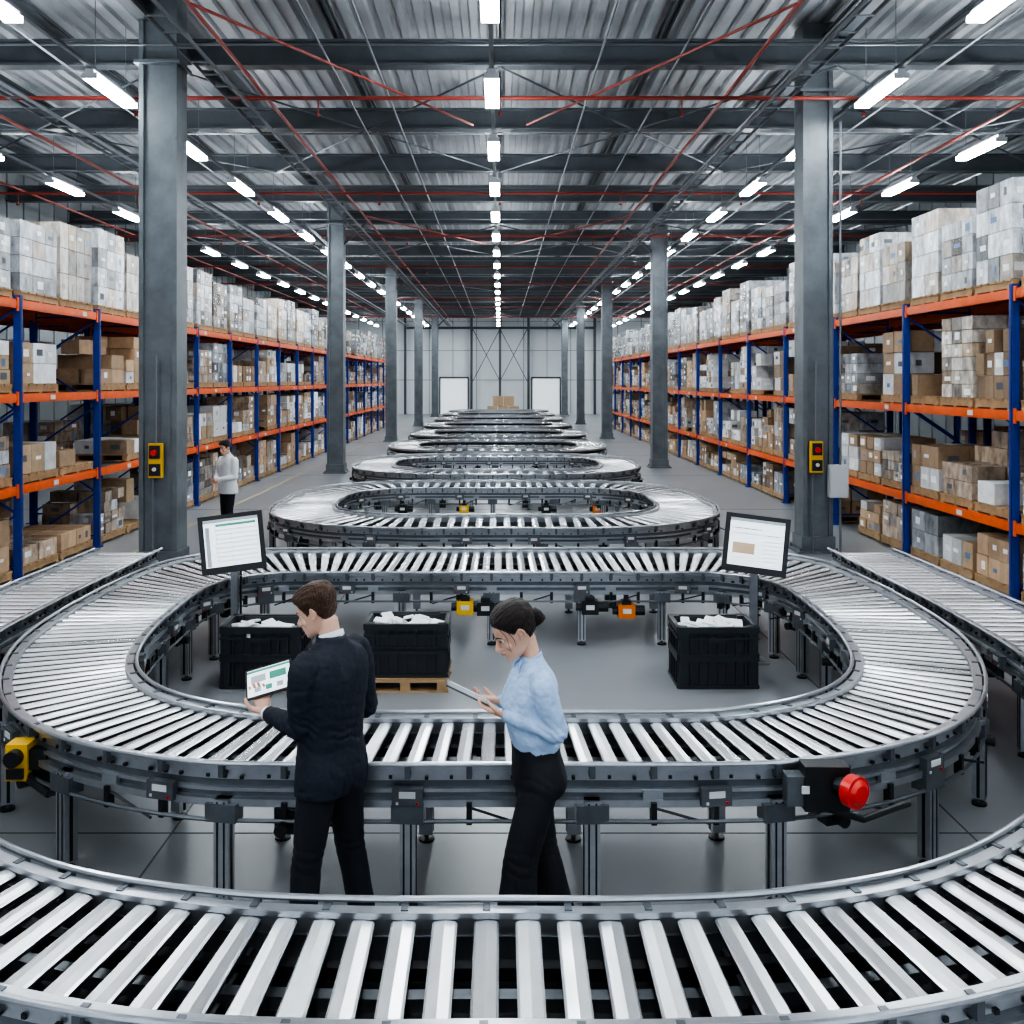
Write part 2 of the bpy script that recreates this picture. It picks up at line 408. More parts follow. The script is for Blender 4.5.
loop1=[((0,5.55),(0,6.28)),((-1.2,5.55),(-1.1,6.28)),((-1.8,5.62),(-1.6,6.35)),((-2.5,5.92),(-2.1,6.58)),((-3.05,6.4),(-2.5,6.95)),((-3.5,7.15),(-2.8,7.5)),
((-3.82,8.1),(-2.98,8.3)),((-3.95,9.2),(-3.05,9.2)),((-3.95,10.6),(-3.05,10.1)),((-3.82,11.6),(-2.9,10.65)),((-3.4,12.2),(-2.6,10.9)),((-2.8,12.42),(-2.3,11.0)),((-1.5,12.45),(-1.5,11.0)),((0,12.45),(0,11.0))]
conveyor(mirror(loop1,.97),True,.135,.98)
hl=[((-5.0,12.5),(-4.3,12.5)),((-5.,11.),(-4.3,11.)),((-5.0,9.3),(-4.3,9.3)),((-4.9,7.6),(-4.2,7.7)),((-4.5,6.2),(-3.85,6.5)),((-3.8,5.0),(-3.3,5.42)),((-2.9,4.12),(-2.55,4.68)),((-2.1,3.64),(-1.9,4.26)),((-1.3,3.38),(-1.2,4.05)),((-.6,3.31),(-.6,3.99))]
hr=[((-o[0]*.97,o[1]),(-i[0]*.97,i[1])) for o,i in hl][::-1]
conveyor(hl+[((0,3.31),(0,3.99))]+hr,False,.163,1.2,frac=.6)
def genloop(y0,y1,hx,wf=1.3,ws=.9,pitch=.16,detail=1,legsp=1.4,sx=.95):
    def rr(x,a,b,r1,r2):
        pts=[(0,a),(-(x-r1)*.5,a),(-(x-r1),a)]
        for t in(30,60,90): pts.append((-(x-r1)-r1*math.sin(math.radians(t)),a+r1-r1*math.cos(math.radians(t))))
        pts.append((-x,(a+r1+b-r2)/2)); 
        for t in(0,30,60,90): pts.append((-(x-r2)-r2*math.cos(math.radians(t)),b-r2+r2*math.sin(math.radians(t))))
        return pts+[(-(x-r2)*.5,b),(0,b)]
    o=rr(hx,y0,y1,2.4,2.2); i=rr(hx-ws,y0+wf,y1-wf,1.5,1.3)
    return conveyor(mirror(list(zip(o,i)),sx),True,pitch,legsp,detail,frac=.46)
genloop(14.3,20.9,3.75,detail=2,pitch=.21,legsp=1.2)
y=22.4
for k in range(6):
    genloop(y,y+6.2,3.6,pitch=(.30,.36,.42,.48,.5,.5)[k],detail=2 if k==0 else 1,legsp=1.3,wf=1.15); y+=7.6
genloop(y,y+4.8,3.6,pitch=.5,detail=1,legsp=2.)

def motor(x,y,z,m1,nm="conveyor_drive_motor",s=1.):
    mb=MB(); mb.box((x,y,z),(.18*s,.18,.14),0); mb.rod((x+.09*s,y,z),(x+.2*s,y,z),.055,1,12); mb.rod((x-.09*s,y,z),(x-.15*s,y,z),.045,1,12)
    mb.box((x,y,z+.09),(.1,.1,.05),1); mb.box((x,y+.02,(z+.12+.54)/2),(.05,.05,max(.02,.54-z-.1)),1); mb.box((x,y-.093,z+.01),(.09,.006,.05),2)
    mb.build(nm,[m1,M['black'],M['white']])
oran=mat("motor_orange",(.65,.17,.02),.45)
motor(-.38,10.94,.42,M['yellow']); motor(.98,10.94,.42,M['black']); motor(1.38,10.94,.38,oran); motor(-.16,10.94,.41,M['black'])
for x,m in((-1.9,M['black']),(-.7,M['yellow']),(.9,M['black']),(1.9,oran)): motor(x,19.54,.38,m)
for x,m in((-1.1,M['red']),(1.3,M['yellow'])): motor(x,27.4,.38,m)

mb=MB(); mb.box((1.76,5.43,.70),(.24,.12,.24),1); mb.box((1.60,5.44,.68),(.10,.10,.16),2)
mb.rod((1.82,5.38,.72),(1.86,5.32,.72),.05,1,16); mb.rod((1.86,5.32,.72),(1.89,5.27,.72),.085,0,24); mb.rod((1.89,5.27,.72),(1.90,5.25,.72),.07,0,24,r2=.045)
mb.rod((1.76,5.43,.58),(2.0,5.51,.48),.02,1,8); mb.rod((2.0,5.51,.48),(2.3,5.63,.52),.02,1,8)
mb.box((1.64,5.365,.70),(.04,.01,.04),3)
mb.build("emergency_stop_button",[M['red'],M['black'],M['alu_d'],M['white']])
mb=MB(); mb.box((-2.93,6.12,.58),(.13,.13,.22),0); mb.rod((-2.93,6.05,.62),(-2.93,5.99,.62),.05,1,14); mb.box((-2.93,6.04,.52),(.1,.02,.06),1); mb.rod((-2.93,6.12,.5),(-2.7,6.0,.42),.03,1,8); mb.rod((-2.7,6.0,.42),(-2.55,5.88,.5),.02,1,8); mb.box((-2.82,6.12,.59),(.12,.08,.12),1)
mb.build("conveyor_sensor_box",[M['yellow'],M['black']])

# ------------------------------------------------------------------ crates
mbag=mat("white_paper",(.78,.79,.8),.6,bump=.5,bscale=15)
mcr=mat("crate_plastic",(.022,.026,.032),.33)
def crate(x,y,z0,w=.74,d=.52,h=.58):
    e=empty("plastic_crate",(x,y,z0)); mb=MB(); t=.02
    mb.box((x,y,z0+.03),(w-.04,d-.04,.03),0)
    for s in(-1,1):
        mb.box((x+s*(w/2-t),y,z0+h/2),(t,d-.04,h-.04),0); mb.box((x,y+s*(d/2-t),z0+h/2),(w-.04,t,h-.04),0)
        for zz,hh in((.015,.03),(h*.48,.05),(h*.54,.03),(h-.03,.06),(h-.11,.02)):
            mb.box((x,y+s*(d/2-.003),z0+zz),(w,.04,hh),0); mb.box((x+s*(w/2-.003),y,z0+zz),(.04,d,hh),0)
        for k in range(9):
            xx=x-w/2+.03+k*(w-.06)/8; mb.box((xx,y+s*(d/2-.004),z0+h/2),(.014,.03,h-.05),0)
        for k in range(6):
            yy=y-d/2+.03+k*(d-.06)/5; mb.box((x+s*(w/2-.004),yy,z0+h/2),(.03,.014,h-.05),0)
        for k in(-1,1): mb.box((x+s*(w/2-.04),y+k*(d/2-.03),z0+h/2),(.09,.075,h),0)
        mb.box((x,y+s*(d/2+.02),z0+h*.78),(.18,.012,.04),0)
    o=mb.build("crate_shell",[mcr]); adopt(o,e)
    g=MB()
    for k in range(16):
        cx=x+random.uniform(-.28,.28)*w/.74; cy=y+random.uniform(-.17,.17); cz=z0+h-.06+random.uniform(-.03,.03)
        R=Matrix.Rotation(random.uniform(-.5,.5),3,'X')@Matrix.Rotation(random.uniform(-.4,.4),3,'Y')@Matrix.Rotation(random.uniform(0,3),3,'Z')
        g.box((cx,cy,cz),(random.uniform(.1,.2),random.uniform(.08,.14),random.uniform(.02,.05)),0,R=R)
    g.box((x,y,z0+h-.16),(w-.08,d-.08,.12),0)
    o=g.build("crate_contents",[mbag]); adopt(o,e)
    bv=o.modifiers.new("b",'BEVEL'); bv.width=.008; bv.segments=2
crate(-2.25,9.65,0); crate(2.05,9.65,0); crate(-.88,9.6,.12,.76,.5,.5)
mb=MB(); 
for k in range(5): mb.box((-.88,9.62-.3+k*.15,.107),(.8,.11,.025),0)
for k in(-1,0,1): mb.box((-.88+k*.34,9.62,.055),(.09,.7,.08),0)
for k in(-1,1): mb.box((-.88,9.62+k*.3,.008),(.8,.1,.016),0)
mb.build("wooden_pallet",[M['wood']])

# ------------------------------------------------------------------ monitors
mscreen=mat("screen_white",(.8,.83,.85),.3,emis=(.85,.93,1),estr=.75)
mgreen=mat("screen_green",(.05,.25,.18),.3,emis=(.08,.35,.28),estr=.3)
mgrey=mat("screen_grey",(.35,.38,.4),.3,emis=(.4,.45,.5),estr=.25)
mbrown=mat("screen_brown",(.42,.30,.2),.3,emis=(.5,.38,.28),estr=.4)
def monitor(x,y,z,roll,yaw,kind,scale=1.,post=True):
    e=empty("computer_monitor",(x,y,0)); R=Matrix.Rotation(yaw,3,'Z')@Matrix.Rotation(math.radians(-10),3,'X')@Matrix.Rotation(roll,3,'Y')
    mb=MB(); c=Vector((x,y,z))
    def B(px,pz,w,h,dy,th,mi): q=R@Vector((px*scale,dy,pz*scale)); mb.box(c+q,(w*scale,th,h*scale),mi,R=R)
    B(0,0,.64,.59,0,.045,0); B(0,0,.3,.3,.05,.07,0)
    B(0,.012,.54,.475,-.024,.004,1)
    if kind==0:
        B(0,.235,.54,.03,-.027,.003,3); B(.05,.19,.40,.025,-.027,.003,2)
        for k in range(8): B(.05,.14-k*.045,.40,.005,-.027,.003,3)
        for k in(-.15,0,.25): B(k,-.02,.004,.36,-.027,.003,3)
        B(-.235,-.02,.04,.40,-.027,.003,3)
    else:
        B(0,.235,.54,.03,-.027,.003,3); B(-.12,-.05,.22,.11,-.027,.003,4); B(.16,.1,.16,.008,-.027,.003,3)
        for k in range(6): B(.15,.04-k*.04,.16,.005,-.027,.003,3)
        for k in range(3): B(-.12,-.14-k*.03,.22,.004,-.027,.003,3)
        B(-.1,.15,.28,.01,-.027,.003,3); B(-.1,.10,.28,.006,-.027,.003,3)
    mb.box((x,y+.1,z/2-.05),(.07,.07,z-.1),5); mb.box((x,y+.1,.01),(.26,.26,.02),5); mb.box((x,y+.07,z-.15),(.12,.05,.12),0); mb.rod((x+.05,y+.14,0.02),(x+.05,y+.14,z-.1),.012,0,6)
    o=mb.build("monitor_body",[M['black'],mscreen,mgreen,mgrey,mbrown,M['alu']]); adopt(o,e)
monitor(-2.73,10.2,1.24,math.radians(-6),math.radians(10),0)
monitor(2.61,10.2,1.22,math.radians(6),math.radians(-10),1)

# ------------------------------------------------------------------ people
def link_mesh(name,vs,fs,m,smooth=True):
    me=D.meshes.new(name); me.from_pydata([tuple(v) for v in vs],[],fs); me.materials.append(m)
    if smooth: me.polygons.foreach_set("use_smooth",[True]*len(me.polygons))
    me.update(); o=D.objects.new(name,me); COL.objects.link(o); return o
class Geo:
    def __init__(s): s.v=[];s.f=[]
    def rings(s,rs,seg=20):
        o=len(s.v); 
        for c,u,v,ru,rv,ex in rs:
            for i in range(seg):
                t=2*math.pi*i/seg; a=math.cos(t);b_=math.sin(t)
                a=math.copysign(abs(a)**(2/ex),a); b_=math.copysign(abs(b_)**(2/ex),b_)
                s.v.append(Vector(c)+Vector(u)*a*ru+Vector(v)*b_*rv)
        n=len(rs)
        for k in range(n-1):
            for i in range(seg): s.f.append((o+k*seg+i,o+k*seg+(i+1)%seg,o+(k+1)*seg+(i+1)%seg,o+(k+1)*seg+i))
        s.f.append(tuple(o+i for i in range(seg))[::-1]); s.f.append(tuple(o+(n-1)*seg+i for i in range(seg)))
    def tube(s,pts,rad,seg=14,sub=5,side=None,flat=1.):
        P=catmull([(*p,r) for p,r in zip(pts,rad)],False,sub); n=len(P); rs=[]
        s0=Vector(side) if side else None
        for i in range(n):
            a=Vector(P[max(0,i-1)][:3]); b_=Vector(P[min(n-1,i+1)][:3]); d=(b_-a).normalized()
            if s0 is None: s0=d.orthogonal()
            u=(s0-d*s0.dot(d)).normalized(); s0=u; v=d.cross(u)
            rs.append((P[i][:3],u,v,P[i][3],P[i][3]*flat,2))
        r=rs[0]; d=(Vector(rs[0][0])-Vector(rs[1][0])).normalized(); rs=[(Vector(r[0])+d*r[4]*.5,r[1],r[2],r[3]*.6,r[4]*.6,2)]+rs
        r=rs[-1]; d=(Vector(rs[-1][0])-Vector(rs[-2][0])).normalized(); rs=rs+[(Vector(r[0])+d*r[4]*.5,r[1],r[2],r[3]*.6,r[4]*.6,2)]
        s.rings(rs,seg)
    def ball(s,c,r,seg=16,R=None,sc=(1,1,1)):
        rs=[]; R=R or Matrix.Identity(3)
        for k in range(1,seg//2):
            t=math.pi*k/(seg//2); z=-math.cos(t)*r*sc[2]; q=math.sin(t)*r
            rs.append((Vector(c)+R@Vector((0,0,z)),R@Vector((1,0,0)),R@Vector((0,1,0)),q*sc[0],q*sc[1],2))
        s.rings(rs,seg)
    def xform(s,f): s.v=[f(v) for v in s.v]
def remesh(o,vox,it=4,fac=.5):
    m=o.modifiers.new("r",'REMESH'); m.mode='VOXEL'; m.voxel_size=vox; m.use_smooth_shade=True
    if it: q=o.modifiers.new("s",'SMOOTH'); q.iterations=it; q.factor=fac
    bpy.context.view_layer.update(); dg=bpy.context.evaluated_depsgraph_get()
    me=D.meshes.new_from_object(o.evaluated_get(dg)); o.modifiers.clear(); old=o.data; o.data=me; D.meshes.remove(old)
    return o
def wrinkle(o,amp,scale,st=(1,1,1),off=0):
    me=o.data; me.update(); ns=[v.normal.copy() for v in me.vertices]
    for v,nn in zip(me.vertices,ns):
        p=Vector((v.co.x*st[0],v.co.y*st[1],v.co.z*st[2]))*scale+Vector((off,off,0))
        a=noise.noise(p)+.5*noise.noise(p*2.1); a=(1-abs(a)*2.2)*.6+a*.5
        v.co+=nn*amp*a
    me.update()
def folds(o,center,axis,rad_,amp,freq,R=.16):
    me=o.data; me.update(); ns=[v.normal.copy() for v in me.vertices]; center=Vector(center); axis=Vector(axis).normalized()
    for v,nn in zip(me.vertices,ns):
        d=v.co-center; l=d.length
        if l>R: continue
        t=d.dot(axis)+noise.noise(v.co*9)*.035; w=(1-(l/R)**2)**1.5
        v.co+=nn*amp*w*(abs(math.sin(t*freq))**.6-.5)
    me.update()
SEC=[(-.004,.07,.035,.012),(.002,.086,.02,.028),(.014,.094,-.005,.040),(.032,.096,-.035,.050),(.05,.092,-.058,.056),(.07,.090,-.074,.062),(.09,.086,-.085,.067),(.108,.083,-.092,.070),(.122,.088,-.097,.073),(.14,.092,-.101,.076),(.16,.089,-.102,.077),(.18,.079,-.098,.075),(.20,.060,-.086,.067),(.217,.034,-.064,.052),(.229,.005,-.035,.030),(.234,-.01,-.02,.010)]
SA=np.array(SEC)
def sec(z): return [np.interp(z,SA[:,0],SA[:,k]) for k in(1,2,3)]
def hand(wrist,f,n,side,s=1.,curl=(20,25,20),thumbcurl=.5):
    g=Geo(); f=Vector(f).normalized(); n=Vector(n); n=(n-f*n.dot(f)).normalized(); side=Vector(side); side=(side-f*side.dot(f)-n*side.dot(n)).normalized(); w=Vector(wrist)
    rs=[(w-f*.035*s,side,n,.026*s,.021*s,2),(w,side,n,.027*s,.019*s,2),(w+f*.02*s,side,n,.032*s,.018*s,2.3),(w+f*.05*s,side,n,.040*s,.016*s,2.5),(w+f*.08*s,side,n,.041*s,.0135*s,2.6),(w+f*.093*s,side,n,.037*s,.010*s,2.4)]
    g.rings(rs,18)
    for o,l,r,dc in((.031,.074,.0090,0),(.0105,.082,.0092,2),(-.0105,.076,.0088,5),(-.031,.060,.0078,9)):
        p=w+f*.08*s+side*o*s; pts=[p]; a=0; rad=[r*s]; d0=(f+side*o*1.6).normalized()
        for ll,cc,rr in((.48,curl[0]+dc,.97),(.29,curl[1]+dc,.9),(.23,curl[2],.75)):
            a+=math.radians(cc); d=(d0*math.cos(a)+n*math.sin(a)); p=p+d*(l+ (.012 if ll==.48 else 0))*ll*s; pts.append(p); rad.append(r*rr*s)
        g.tube(pts,rad,10,3)
    p=w+f*.018*s+side*.020*s+n*.004*s; pts=[p]; rad=[.015*s]
    for d,l,r in((f*.55+side*.8+n*.25,.042,.0125),(f*.85+side*.4+n*thumbcurl,.034,.0105),(f*.95+side*.05+n*thumbcurl*1.1,.026,.0085)):
        p=p+d.normalized()*l*s; pts.append(p); rad.append(r*s)
    g.tube(pts,rad,10,3)
    return g
def person(name,root,yaw,H,female,mats,armL,armR,handL,handR,feet,hyaw,hpitch,hpos=(0,.03),lean=0.,detail=1,hs=1.06,wide=1.):
    S=H/1.83; e=empty(name,root)
    Rz=Matrix.Rotation(yaw,3,'Z'); ux=Rz@Vector((1,0,0)); uy=Rz@Vector((0,1,0)); root=Vector(root)
    def W(x,y,z): return root+ux*x+uy*y+Vector((0,0,z))
    def T(tab,g,ex=2.4):
        Z=catmull(tab,False,4); rs=[]
        for z,a,b_,cy in Z: 
            ly=lean*max(0,z-1.0)
            rs.append((W(0,(cy+ly)*S,z*S),ux,uy,a*S*wide,b_*S*wide,ex))
        g.rings(rs,28)
    vox=.008 if detail else .015
    parts=[]
    g=Geo()
    if not female:
        T([(.80,.198,.132,-.005),(.90,.194,.132,-.01),(1.02,.180,.120,0),(1.12,.180,.120,.0),(1.24,.195,.130,0),(1.35,.207,.132,-.005),(1.43,.202,.118,-.01),(1.485,.160,.094,-.015),(1.53,.085,.07,-.012),(1.565,.066,.064,-.005)],g)
    else:
        T([(1.04,.132,.100,.0),(1.08,.148,.115,.0),(1.12,.156,.122,.004),(1.20,.160,.125,.012),(1.28,.170,.136,.02),(1.36,.174,.122,.008),(1.43,.168,.102,-.005),(1.48,.125,.078,-.01),(1.52,.07,.058,-.006),(1.545,.056,.054,0)],g)
    sh=.182 if not female else .150; shz=1.445 if not female else 1.43
    ar=(.070,.068,.058,.052,.050,.039) if not female else (.064,.062,.054,.049,.047,.035)
    arms=[]
    for sgn,arm in((-1,armL),(1,armR)):
        s0=W(sgn*sh*S*wide,lean*.44*S-.005,shz*S); el=Vector(arm[0]); wr=Vector(arm[1]); arms.append((s0,el,wr))
        m1=s0.lerp(el,.4)+ux*sgn*.012; m2=el.lerp(wr,.4)
        top=W(sgn*(sh-.05)*S,lean*.44*S-.005,(shz+.005)*S)
        g.tube([top,s0+ux*sgn*.012,m1,el.lerp(s0,.12),el,el.lerp(wr,.15),m2,wr],[r*S for r in (ar[0]*.95,ar[0],ar[1],ar[2],ar[2]*.96,ar[3]*1.04,ar[4],ar[5])],16,5)
    o=link_mesh("jacket" if not female else "blouse",g.v,g.f,mats['top']); remesh(o,vox,5); 
    wrinkle(o,.0075 if detail else .004,9,(1,1,.7)); wrinkle(o,.003,22,(1,1,1.6),5)
    if detail:
        for s0,el,wr in arms:
            folds(o,el,(wr-s0),0,.011,75,.15); folds(o,s0.lerp(el,.25),(el-s0)+(ux*.1),0,.006,60,.13); folds(o,el.lerp(wr,.7),(wr-el),0,.005,90,.1)
        folds(o,W(0,-.08,1.12*S),(0.15,.1,1),0,.007,55,.24)
        if female: folds(o,W(0,0,1.12*S),(.4,.2,1),0,.008,60,.22)
    parts.append(o)
    g=Geo(); 
    if not female: T([(.80,.17,.11,0),(.86,.178,.118,-.005),(.95,.172,.115,0),(1.03,.155,.10,0)],g)
    else: T([(.82,.165,.112,-.012),(.88,.176,.128,-.02),(.95,.166,.124,-.014),(1.02,.149,.115,-.003),(1.065,.146,.114,0),(1.09,.146,.114,0)],g)
    legs=[]
    for sgn,ft in((-1,feet[0]),(1,feet[1])):
        hip=W(sgn*.088*S,0,.88*S); an=W(ft[0],ft[1]-.01,.05); kn=hip.lerp(an,.47)+uy*(.02+ft[2])*S; legs.append((hip,kn,an))
        r=(.095,.092,.074,.070,.067,.069) if not female else (.096,.096,.090,.096,.104,.112)
        g.tube([hip,hip.lerp(kn,.35),kn,kn.lerp(an,.3),kn.lerp(an,.7),an],[q*S for q in r],18,5,flat=1.05)
    o=link_mesh("trousers",g.v,g.f,mats['trouser']); remesh(o,vox,5); wrinkle(o,.006 if not female else .004,7,(1,1,.45),3)
    if detail:
        for hip,kn,an in legs: folds(o,kn,(.2,.1,1),0,.008,60,.16); folds(o,hip,(.5,.2,1),0,.006,55,.16)
    parts.append(o)
    g=Geo()
    for ft in feet:
        rs=[]
        for t,wd,hh in((-.09,.028,.05),(-.07,.036,.075),(-.02,.038,.085),(.04,.042,.065),(.10,.046,.045),(.15,.040,.032),(.178,.022,.02)):
            rs.append((W(ft[0],ft[1]+t*S,hh/2+.003),ux,Vector((0,0,1)),wd*S,hh/2,2.6))
        g.rings(rs,16)
    parts.append(link_mesh("shoes",g.v,g.f,mats['shoe']))
    nb=W(hpos[0],hpos[1]+lean*.5*S,0)
    hz=(1.83-.225-.012)*S; pivot=Vector((nb.x,nb.y,hz+.03))
    RH=Matrix.Rotation(hyaw,3,'Z')@Matrix.Rotation(hpitch,3,'X')
    def HX(v): return pivot+RH@((Vector(v)-Vector((0,-.01,.04)))*hs)
    g=Geo(); rs=[]
    for z in np.linspace(-.004,.234,40):
        yf,yb,hw=sec(z); rs.append((Vector((0,(yf+yb)/2,z)),Vector((1,0,0)),Vector((0,1,0)),hw,(yf-yb)/2,2.25))
    g.rings(rs,32)
    g.tube([(0,.084,.118),(0,.097,.100),(0,.108,.084),(0,.113,.074),(0,.098,.064)],[.008,.009,.011,.012,.009],10,4)
    for sx in(-1,1):
        g.ball((sx*.011,.098,.071),.009); g.tube([(sx*.014,.088,.121),(sx*.035,.083,.126),(sx*.054,.066,.122)],[.007,.008,.006],8,3)
        g.ball((sx*.040,.066,.080),.021,sc=(1,.8,1)) 
        g.tube([(sx*.070,.002,.088),(sx*.076,-.002,.078),(sx*.082,-.012,.084),(sx*.087,-.020,.104),(sx*.085,-.014,.122),(sx*.077,-.002,.126),(sx*.071,.004,.116)],[.006,.007,.006,.006,.006,.006,.005],8,4)
        g.ball((sx*.074,-.008,.104),.015,sc=(.5,1,1.2))
    g.tube([(-.020,.088,.047),(-.008,.097,.050),(0,.096,.049),(.008,.097,.050),(.020,.088,.047)],[.004,.006,.006,.006,.004],8,3)
    g.tube([(-.017,.089,.040),(0,.097,.039),(.017,.089,.040)],[.004,.0065,.004],8,3)
    g.ball((0,.082,.010),.016)
    g.xform(HX)
    nk=.056 if not female else .046
    g.tube([W(0,-.005+lean*.48*S,1.46*S),W(0,0+lean*.5*S,1.53*S)*.6+HX((0,-.03,.03))*.4,HX((0,-.03,.05))],[nk*1.2,nk,nk*.98],16,5)
    o=link_mesh("head",g.v,g.f,mats['skin']); remesh(o,.0042,3,.5); parts.append(o)
    g=Geo()
    for sx in(-1,1): g.ball(HX((sx*.031,.076,.108)),.0115,12)
    parts.append(link_mesh("eyes",g.v,g.f,mats['eye']))
    g=Geo()
    for sx in(-1,1): g.ball(HX((sx*.031,.0835,.107)),.0058,10)
    parts.append(link_mesh("irises",g.v,g.f,M['black']))
    g=Geo()
    for sx in(-1,1): g.tube([HX(p) for p in((sx*.012,.096,.127),(sx*.03,.092,.133),(sx*.052,.074,.128))],[.0035,.004,.002],8,3); g.tube([HX(p) for p in((sx*.018,.084,.113),(sx*.031,.089,.116),(sx*.045,.080,.111))],[.0012,.0022,.0012],6,3)
    parts.append(link_mesh("eyebrows",g.v,g.f,mats['hair']))
    g=Geo(); g.tube([HX(p) for p in((-.019,.093,.0445),(0,.1025,.0445),(.019,.093,.0445))],[.0025,.0045,.0025],8,3)
    parts.append(link_mesh("lips",g.v,g.f,mats['lip']))
    if female: hl_y=[-.11,-.08,-.04,-.015,.0,.02,.045,.07,.09,.1]; hl_z=[.050,.050,.062,.125,.135,.118,.150,.178,.188,.19]; to,so=.018,.013
    else: hl_y=[-.11,-.08,-.045,-.028,-.005,.012,.028,.045,.06,.085,.1]; hl_z=[.035,.038,.055,.085,.13,.115,.100,.135,.165,.178,.18]; to,so=.024,.007
    nz,ns=72,96; vs=[];ok=[]; 
    for k in range(nz):
        z=.03+(.2338-.03)*(k/(nz-1))**.8; yf,yb,hw=sec(z)
        for i in range(ns):
            t=2*math.pi*i/ns; a,b_=math.cos(t),math.sin(t); ex=2/2.25
            x=hw*math.copysign(abs(a)**ex,a); y=(yf+yb)/2+(yf-yb)/2*math.copysign(abs(b_)**ex,b_)
            q=max(0,min(1,(z-.13)/.08)); off=so+(to-so)*q; hlz=np.interp(y,hl_y,hl_z); 
            edge=max(0,min(1,(z-hlz)/.018)); off*=.25+.75*edge
            nn=Vector((a/max(hw,.03),b_/max((yf-yb)/2,.03),q*q*22)).normalized()
            st=noise.noise(Vector((x*110,y*18,z*60)))*.0045+noise.noise(Vector((x*36,y*12,z*15)))*.006*(0.5 if female else 1)
            if not female and y>.03 and z>.17: off+=.010*(y-.03)/.05
            vs.append(HX(Vector((x,y,z))+nn*(off+st*edge))); ok.append(z>hlz-.004)
    fs=[]
    for k in range(nz-1):
        for i in range(ns):
            q=(k*ns+i,k*ns+(i+1)%ns,(k+1)*ns+(i+1)%ns,(k+1)*ns+i)
            if sum(ok[j] for j in q)>=3: fs.append(q)
    fs.append(tuple((nz-1)*ns+i for i in range(ns)))
    o=link_mesh("hair",vs,fs,mats['hair']); sm=o.modifiers.new("s",'SOLIDIFY'); sm.thickness=.010; sm.offset=-1; parts.append(o)
    if female:
        g=Geo(); bz=-.048
        g.ball((0,-.118,.150+bz),.036,20,sc=(1,.85,1)); g.ball((0,-.102,.145+bz),.032,16)
        g.tube([(x_,y_,z_+bz) for x_,y_,z_ in((.0,-.118,.18),(.025,-.131,.17),(.03,-.136,.15),(.01,-.143,.13),(-.02,-.136,.135))],[.010,.012,.012,.011,.008],8,4)
        g.xform(HX); o=link_mesh("hair_bun",g.v,g.f,mats['hair']); remesh(o,.005,2); wrinkle(o,.004,60); parts.append(o)
        g=Geo()
        for sx in(-1,1):
            g.tube([HX(p) for p in((sx*.060,.066,.165),(sx*.073,.060,.13),(sx*.070,.066,.09),(sx*.062,.070,.05))],[.002,.0016,.0012,.0006],6,5)
            g.tube([HX(p) for p in((sx*.066,.045,.15),(sx*.077,.035,.11),(sx*.072,.040,.07))],[.0025,.002,.001],6,5)
        parts.append(link_mesh("hair_strands",g.v,g.f,mats['hair']))
    cz=(1.545 if not female else 1.515)*S; g=Geo()
    for k,(dz,rr,th) in enumerate(((0,.066,.008),(.018,.063,.008),(.034,.060,.007))):
        pts=[]; rf=rr*(1 if not female else .9)*S
        for i in range(25):
            t=math.pi/2+.22+ (2*math.pi-.44)*i/24
            pts.append(W(math.cos(t)*rf,math.sin(t)*rf+lean*.5*S+.002,cz+dz-.022*math.sin(t)-.006))
        g.tube(pts,[th]*25,8,1)
    if female:
        for sx in(-1,1):   # collar wings and button placket
            g.tube([W(sx*.018,.060*S+lean*.5*S,cz+.012),W(sx*.034,.078*S+lean*.5*S,cz-.012),W(sx*.050,.084*S+lean*.47*S,cz-.045)],[.009,.012,.006],8,3,flat=.5)
    o=link_mesh("shirt_collar",g.v,g.f,mats['collar']); remesh(o,.005,3); parts.append(o)
    for (arm,hd,nm) in((armL,handL,"left"),(armR,handR,"right")):
        wr=Vector(arm[1]); el=Vector(arm[0]); d=(wr-el).normalized()
        g=Geo(); cr=.034*S if not female else .034*S
        g.tube([wr-d*.01,wr+d*.012,wr+d*.026],[cr,cr,cr*.97],14,2)
        parts.append(link_mesh("cuff_"+nm,g.v,g.f,mats['collar']))
        g=hand(wr+d*.03,*hd[:3],s=S*(1.04 if not female else 1.0),curl=hd[3])
        o=link_mesh("hand_"+nm,g.v,g.f,mats['skin']); remesh(o,.0035,2,.4); parts.append(o)
    for o in parts: adopt(o,e)
    return e
skin1=mat("skin_light",(.68,.41,.30),.45,var=.08,vscale=30,bump=.08,bscale=200); skin1.node_tree.nodes["Principled BSDF"].inputs["Subsurface Weight"].default_value=.08
skin1.node_tree.nodes["Principled BSDF"].inputs["Subsurface Radius"].default_value=(.02,.008,.004)
eye=mat("eye_white",(.6,.6,.6),.2); lip=mat("lips",(.42,.15,.12),.45)
hairb=mat("hair_brown",(.085,.042,.022),.42,var=.6,vscale=45,stretch=(4,1,1),bump=.8,bscale=90)
hairk=mat("hair_dark",(.022,.013,.010),.38,var=.6,vscale=45,stretch=(4,1,1),bump=.8,bscale=90)
suit=mat("navy_suit",(.010,.014,.026),.75,var=.2,vscale=60,bump=.15,bscale=250)
trous=mat("navy_trousers",(.008,.010,.017),.75,bump=.15,bscale=200)
blackp=mat("black_trousers",(.007,.008,.013),.7,bump=.15,bscale=200)
blouse=mat("light_blue_blouse",(.38,.52,.74),.7,var=.08,vscale=20,bump=.35,bscale=30)
whites=mat("white_shirt",(.75,.77,.8),.6,bump=.1,bscale=50)
shoe=mat("black_leather",(.012,.012,.013),.3)
rad=math.radians
u1=Vector((.95,.05,.27)).normalized(); v1=Vector((.2,-.75,-.63)); v1=(v1-u1*v1.dot(u1)).normalized(); N1=v1.cross(u1).normalized()
if N1.z<0: N1=-N1
